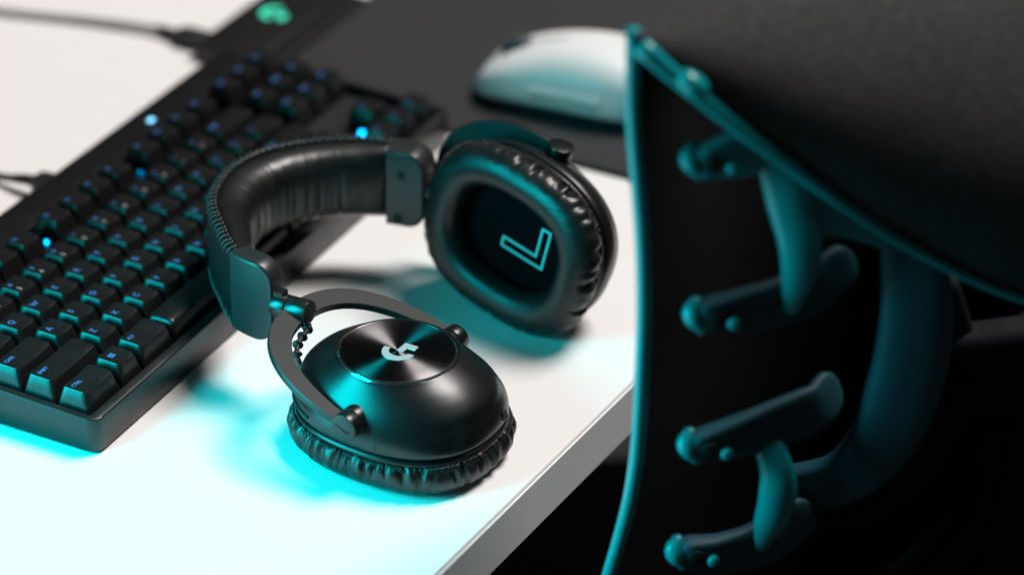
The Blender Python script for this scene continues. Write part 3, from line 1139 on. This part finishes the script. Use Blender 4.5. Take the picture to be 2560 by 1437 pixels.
# teal hem along the cover's lower edge
hem = [cpt(a, b - 2.0, 2.0 - 0.055 * (HALF - abs(a - HALF))) for a, b in Ld]
rad = [4.3 - 2.2 * min(1, min(i, nu - 1 - i) / (nu - 1) * 2.4) for i in range(nu)]
v, f = tube(hem, rad, 12)
obj('cover_hem', v, f, M_CHTRIM_LIT, ch)


def bar(uvn, w_, t_, m, name, ends=True, flat=0.6):
    """rounded flat bar along a path in chair space (u, v, n); w_ half width across the back, t_ half depth"""
    P = smooth_path([cpt(*q) for q in uvn], 26)
    K = len(P)
    T = np.gradient(P, axis=0)
    T /= np.linalg.norm(T, axis=1)[:, None]
    rings = []
    for k in range(K):
        q = k / (K - 1)
        wk = np.interp(q, np.linspace(0, 1, len(w_)), w_) if hasattr(w_, '__len__') else w_
        tk = np.interp(q, np.linspace(0, 1, len(t_)), t_) if hasattr(t_, '__len__') else t_
        nn = CN - T[k] * (CN @ T[k])
        nn /= np.linalg.norm(nn)
        sd = np.cross(T[k], nn)
        rings.append([P[k] + sd * wk * math.copysign(abs(math.cos(h)) ** flat, math.cos(h)) + nn * tk * math.copysign(abs(math.sin(h)) ** flat, math.sin(h)) for h in np.linspace(0, 2 * math.pi, 22, endpoint=False)])
    if ends:
        def er(c, d, ring, L):
            return [[c + (q - c) * math.cos(a) + d * L * math.sin(a) for q in ring] for a in (0.45, 0.9, 1.3)]
        w0 = np.max(np.linalg.norm(np.array(rings[0]) - P[0], axis=1)) * 0.8
        w1 = np.max(np.linalg.norm(np.array(rings[-1]) - P[-1], axis=1)) * 0.8
        rings = er(P[0], -T[0], rings[0], w0)[::-1] + rings + er(P[-1], T[-1], rings[-1], w1)
    v, f = loft(rings, True, True, True)
    return obj(name, v, f, m, ch)


RIBS = [
    [(25, 37.5, -3), (36.3, 40.4, -5), (50.9, 44.8, -9), (60, 42, -13)],
    [(30, -37.5, -1), (44.3, -35.1, -5), (61.3, -31.4, -11), (77.9, -24.7, -18), (89, -15.0, -25)],
    [(31, -104.4, -1), (48.4, -99.8, -5), (65.6, -93.9, -11), (82.7, -86.9, -18), (89, -80.0, -25)],
    [(28.5, -162.0, -1), (43.3, -163.5, -5), (61.2, -159.5, -11), (80, -147.0, -19)],
]
for ri, r in enumerate(RIBS):
    for mir in (False, True):
        q = [(2 * HALF - a, b, c) for a, b, c in r] if mir else r
        sg = -1 if mir else 1
        rb = bar(q, [7.6, 10.0, 11.6, 12.4, 11.0], [5.5, 4.6, 4, 3.5, 3], M_CHTRIM_LIT if ri == 0 else M_CHSHADED, 'back_rib', flat=0.5)  # top rib painted as lit, the lower ribs as shaded
        e0 = q[0]
        # socket, pin and knuckle at the rib's end
        pc = cpt(e0[0] + sg * 4.0, e0[1] - 2.2, e0[2] + 5.0)
        v, f = cyl(pc, pc + CN * 1.4, 3.8, 20, 0.3)
        obj('eyelet', v, f, M_DARK, rb, sharp=40)
        pc = cpt(e0[0] + sg * 11.5, e0[1] - 3.2, e0[2] + 4.2)
        v, f = cyl(pc, pc + CN * 3.6, 2.7, 16, 1.0)
        obj('rib_pin', v, f, M_CHTRIM_LIT, rb)
        pts = [cpt(e0[0] - sg * 4.8, e0[1] + 6.0, e0[2] - 1), cpt(e0[0] - sg * 6.0, e0[1] + 1.0, e0[2] + 1.5), cpt(e0[0] - sg * 2.0, e0[1] - 6.0, e0[2] + 2.5)]
        v, f = tube(smooth_path(pts, 10), [3.4, 3.9, 4.3, 4.6, 4.7, 4.6, 4.3, 3.9, 3.4, 2.8], 14, roundends=True)
        obj('rib_knuckle', v, f, M_CHTRIM_LIT, rb)
for mir in (False, True):
    mk = (lambda q: [(2 * HALF - a, b, c) for a, b, c in q]) if mir else (lambda q: q)
    e0 = mk([(18, 71.9, 4)])[0]
    pts = [cpt(e0[0] - 2.5, e0[1] + 2.5, e0[2]), cpt(e0[0], e0[1], e0[2] + 2), cpt(e0[0] + 2.5, e0[1] - 1.5, e0[2])]
    v, f = tube(pts, [4.4, 5.0, 4.4], 14, roundends=True)
    obj('hem_button', v, f, M_CHTRIM_LIT, ch)
    bar(mk([(57, 37.0, -8), (63.9, 14.4, -4), (67.9, -1.0, -2), (69.0, -16.7, -3), (67.5, -34.5, -9)]), [9.5, 10.4, 9.6, 7.6, 4.0], [4, 6, 6, 5, 3], M_CHTRIM_LIT, 'rib_link', flat=0.9)
    bar(mk([(63.2, -108.5, -6), (67.0, -122.6, -2), (66.5, -140.0, -2), (62.1, -160.7, -8)]), [7.0, 8.6, 8.0, 3.2], [4, 6, 6, 3], M_CHTRIM_LIT, 'rib_link', flat=0.9)
    bar(mk([(73, 12, -7), (89, 9, -8), (106, 0, -10)]), [10, 8.5, 5], [5, 5, 4], M_CHTRIM_LIT, 'cover_bracket')
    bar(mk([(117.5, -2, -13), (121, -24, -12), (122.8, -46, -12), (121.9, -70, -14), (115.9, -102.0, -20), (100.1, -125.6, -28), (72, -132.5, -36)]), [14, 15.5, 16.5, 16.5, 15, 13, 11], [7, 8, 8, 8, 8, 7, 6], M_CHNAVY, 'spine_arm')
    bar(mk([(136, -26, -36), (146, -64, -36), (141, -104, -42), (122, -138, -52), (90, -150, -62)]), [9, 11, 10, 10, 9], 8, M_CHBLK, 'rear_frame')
    hb = bar(mk([(146, -66, -34), (160, -67, -32), (HALF + 0.0, -64, -30)]), [20, 22, 22], 12, M_CHBLK, 'spine_bracket')
    e0 = mk([(149.0, -78.9, -20.5)])[0]
    pc = cpt(*e0)
    v, f = cyl(pc, pc + CN * 2.6, 5.0, 20, 0.4)
    obj('bolt', v, f, M_DARK, hb, sharp=40)
    bar(mk([(HALF - 14, -100, -48), (HALF - 20, -156, -48), (HALF - 60, -206, -56), (HALF - 92, -270, -66)]), [12, 14, 14, 12], 9, M_CHBLK, 'lower_frame')
# spine post, seat, column and five-star base below the picture
bar([(HALF, -50, -50), (HALF, -140, -45), (HALF, -260, -45), (HALF, -380, -70), (HALF, -430, -130)], [16, 18, 20, 26, 30], [10, 12, 14, 16, 18], M_CHBLK, 'spine_post')
so = cflat(HALF, -520, -340)
sx, sy = CU, -CN
ol = rrect(470, 440, 90, 8)
v, f = slab(ol, -35, 35, 22, 18)
obj('seat', v, f, M_CHFAB, ch, frame(so, sx, np.cross(V(0, 0, 1), sx), V(0, 0, 1)), sharp=50)
sb = so - V(0, 0, 35)
v, f = cyl(sb, V(sb[0], sb[1], -655), 28, 24, 2)
obj('gas_column', v, f, M_CHBLK, ch, sharp=40)
for k in range(5):
    a = 2 * math.pi * k / 5 + 0.4
    tip = V(sb[0] + 300 * math.cos(a), sb[1] + 300 * math.sin(a), -690)
    v, f = tube([V(sb[0], sb[1], -650), (V(sb[0], sb[1], -655) + tip) / 2 + V(0, 0, 6), tip], [26, 20, 15], 14)
    obj('base_leg', v, f, M_CHBLK, ch)
    v, f = cyl(tip + V(-22 * math.sin(a), 22 * math.cos(a), -22), tip + V(22 * math.sin(a), -22 * math.cos(a), -22), 27, 24, 3)
    obj('castor', v, f, M_CHBLK, ch, sharp=40)
